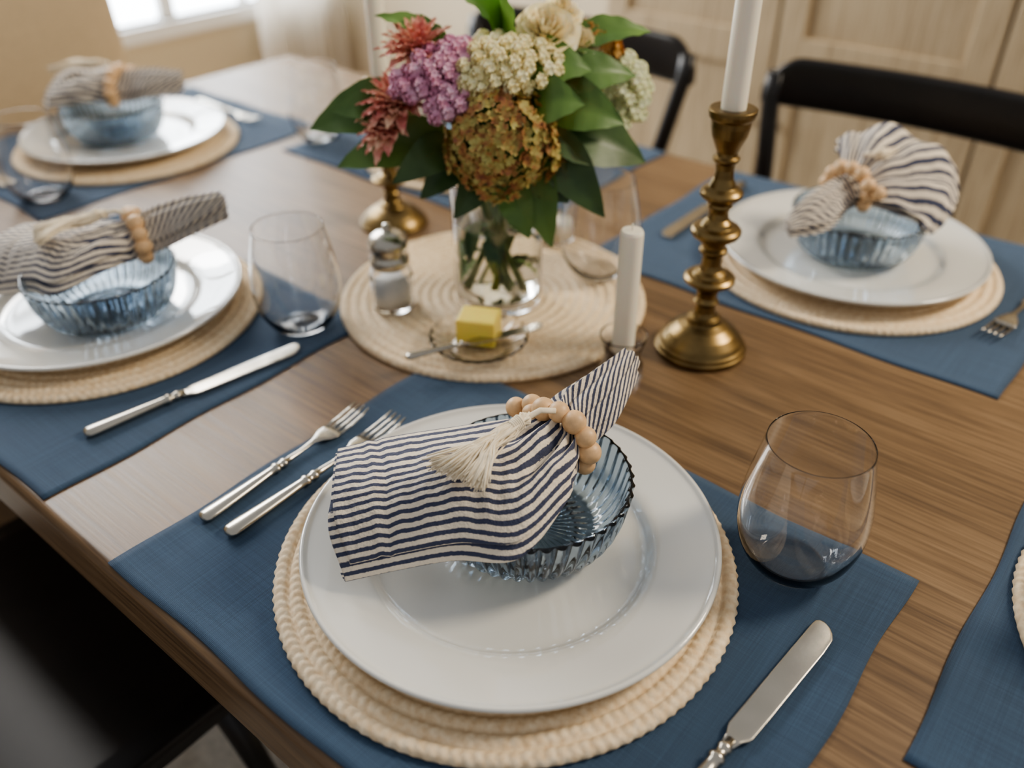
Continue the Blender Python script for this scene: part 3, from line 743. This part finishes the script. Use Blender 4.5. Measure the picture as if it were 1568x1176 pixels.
# ---------------------------------------------------------------- chairs
def chair(u,v,rot):
    p=UV(u,v); e=empty('dining_chair',(p.x,p.y,0),PHI+rot)
    X=Vector((1,0,0));Y=Vector((0,1,0));Z=Vector((0,0,1)); F=.0125
    g=Geo(); s=[]
    for x in np.linspace(-.225,.225,15):
        q=(abs(x)/.225)**5; s.append((Vector((x,0,.455-.008*(1-(x/.225)**2))),Y*(.215*(1-.22*q)),Z*.018))
    g.loft(s,28,0,.45); ob('seat',g.mesh('seat',[M['black']]),parent=e)
    g=Geo()
    for sx in(-1,1):
        g.tube([(sx*.17,.15,.45),(sx*.19,.18,.22),(sx*.205,.20,F)],[.017,.015,.012],12)
        g.tube([(sx*.17,-.15,.45),(sx*.19,-.19,.22),(sx*.21,-.235,F)],[.017,.015,.012],12)
        g.tube([(sx*.19,.175,.24),(sx*.19,-.185,.24)],.009,8)
    g.tube([(-.19,0,.24),(.19,0,.24)],.009,8)
    ob('legs',g.mesh('legs',[M['black']]),parent=e)
    g=Geo()
    for sx in(-1,1):
        pts=[(sx*.195,-.17,.44),(sx*.222,-.205,.58),(sx*.245,-.235,.72),(sx*.262,-.255,.82),(sx*.262,-.262,.86)]
        secs=[(Vector(q),X*.015,Y*.011) for q in pts]; g.loft(secs,12,0,.6)
    s=[]
    for x in np.linspace(-.278,.278,41):
        t=abs(x)/.278; yy=-.258-.035*(1-t*t); k=max(0,(t-.80)/.20)**2; hh=.042*(1-.62*k); zz=.845-.022*k
        s.append((Vector((x,yy,zz)),Y*.011,Z*hh))
    g.loft(s,18,0,.5)
    s=[(Vector((x,-.205-.028*(1-(x/.225)**2),.60)),Y*.008,Z*.02) for x in np.linspace(-.222,.222,13)]
    g.loft(s,12,0,.6)
    ob('back',g.mesh('back',[M['black']]),parent=e)
chair(-.37,1.235,math.pi); chair(-1.07,1.235,math.pi); chair(-.835,.10,0); chair(-.28,-.36,0); chair(.62,.68,math.pi/2)
p=UV(-1.74,.735); e=empty('upholstered_chair',(p.x,p.y,0),PHI-math.pi/2)
g=Geo(); X=Vector((1,0,0));Y=Vector((0,1,0));Z=Vector((0,0,1))
g.loft([(Vector((0,-.21-.05*k/8,.40+.70*k/8)),X*(.262+.012*math.sin(k/8*3)),Y*.045) for k in range(9)]+[(Vector((0,-.262,1.115)),X*.25,Y*.035),(Vector((0,-.262,1.125)),X*.235,Y*.02)],28,0,.35)
g.loft([(Vector((0,0.0,.36)),X*.245,Y*.225),(Vector((0,0.0,.38)),X*.255,Y*.235),(Vector((0,0.0,.46)),X*.255,Y*.235),(Vector((0,0.0,.485)),X*.24,Y*.22),(Vector((0,0,.49)),X*.18,Y*.16)],32,0,.35)
ob('cushion',g.mesh('cushion',[M['tanfab']]),parent=e)
g=Geo()
for sx in(-1,1):
    for sy in(-1,1): g.loft([(Vector((sx*.21,sy*.19,.0085)),X*.014,Y*.014),(Vector((sx*.2,sy*.18,.37)),X*.022,Y*.022)],12,0,.5)
ob('legs',g.mesh('legs2',[M['black']]),parent=e)

# ---------------------------------------------------------------- light
w=bpy.data.worlds.new('World'); SC.world=w; w.use_nodes=True
bg=w.node_tree.nodes['Background']; bg.inputs[0].default_value=(.96,.97,1,1); bg.inputs[1].default_value=.37
def area(name,loc,target,sx,sy,power,col):
    l=bpy.data.lights.new(name,'AREA'); l.shape='RECTANGLE'; l.size=sx; l.size_y=sy; l.energy=power; l.color=col
    o=bpy.data.objects.new(name,l); o.location=loc; o.rotation_euler=(Vector(target)-Vector(loc)).to_track_quat('-Z','Y').to_euler(); COL.objects.link(o)
area('window_light',(-1.6,2.6,2.2),(-.2,.9,.75),1.2,.9,46,(1,.975,.94))
area('warm_fill_right',(1.9,.9,2.4),(.3,.7,.75),.5,.5,36,(1,.87,.68))  # added warm area light from the upper right, no fixture behind it

# ---------------------------------------------------------------- camera
cd=bpy.data.cameras.new('camera'); cam=bpy.data.objects.new('camera',cd); COL.objects.link(cam)
pitch=.6147; al=.0056
fw=Vector((0,math.cos(pitch),-math.sin(pitch))); rt=Vector((1,0,0)); up=Vector((0,math.sin(pitch),math.cos(pitch)))
r2=rt*math.cos(al)-up*math.sin(al); u2=up*math.cos(al)+rt*math.sin(al)
Mx=Matrix((( r2.x,u2.x,-fw.x,0),(r2.y,u2.y,-fw.y,0),(r2.z,u2.z,-fw.z,TZ+.5403),(0,0,0,1)))
cam.matrix_world=Mx
cd.sensor_width=36; cd.lens=1327.3/1568*36; cd.clip_start=.02
cd.dof.use_dof=True; cd.dof.focus_distance=.69; cd.dof.aperture_fstop=2.4
SC.camera=cam
SC.view_settings.view_transform='AgX'; SC.view_settings.look='AgX - Medium High Contrast'
SC.view_settings.exposure=0.25
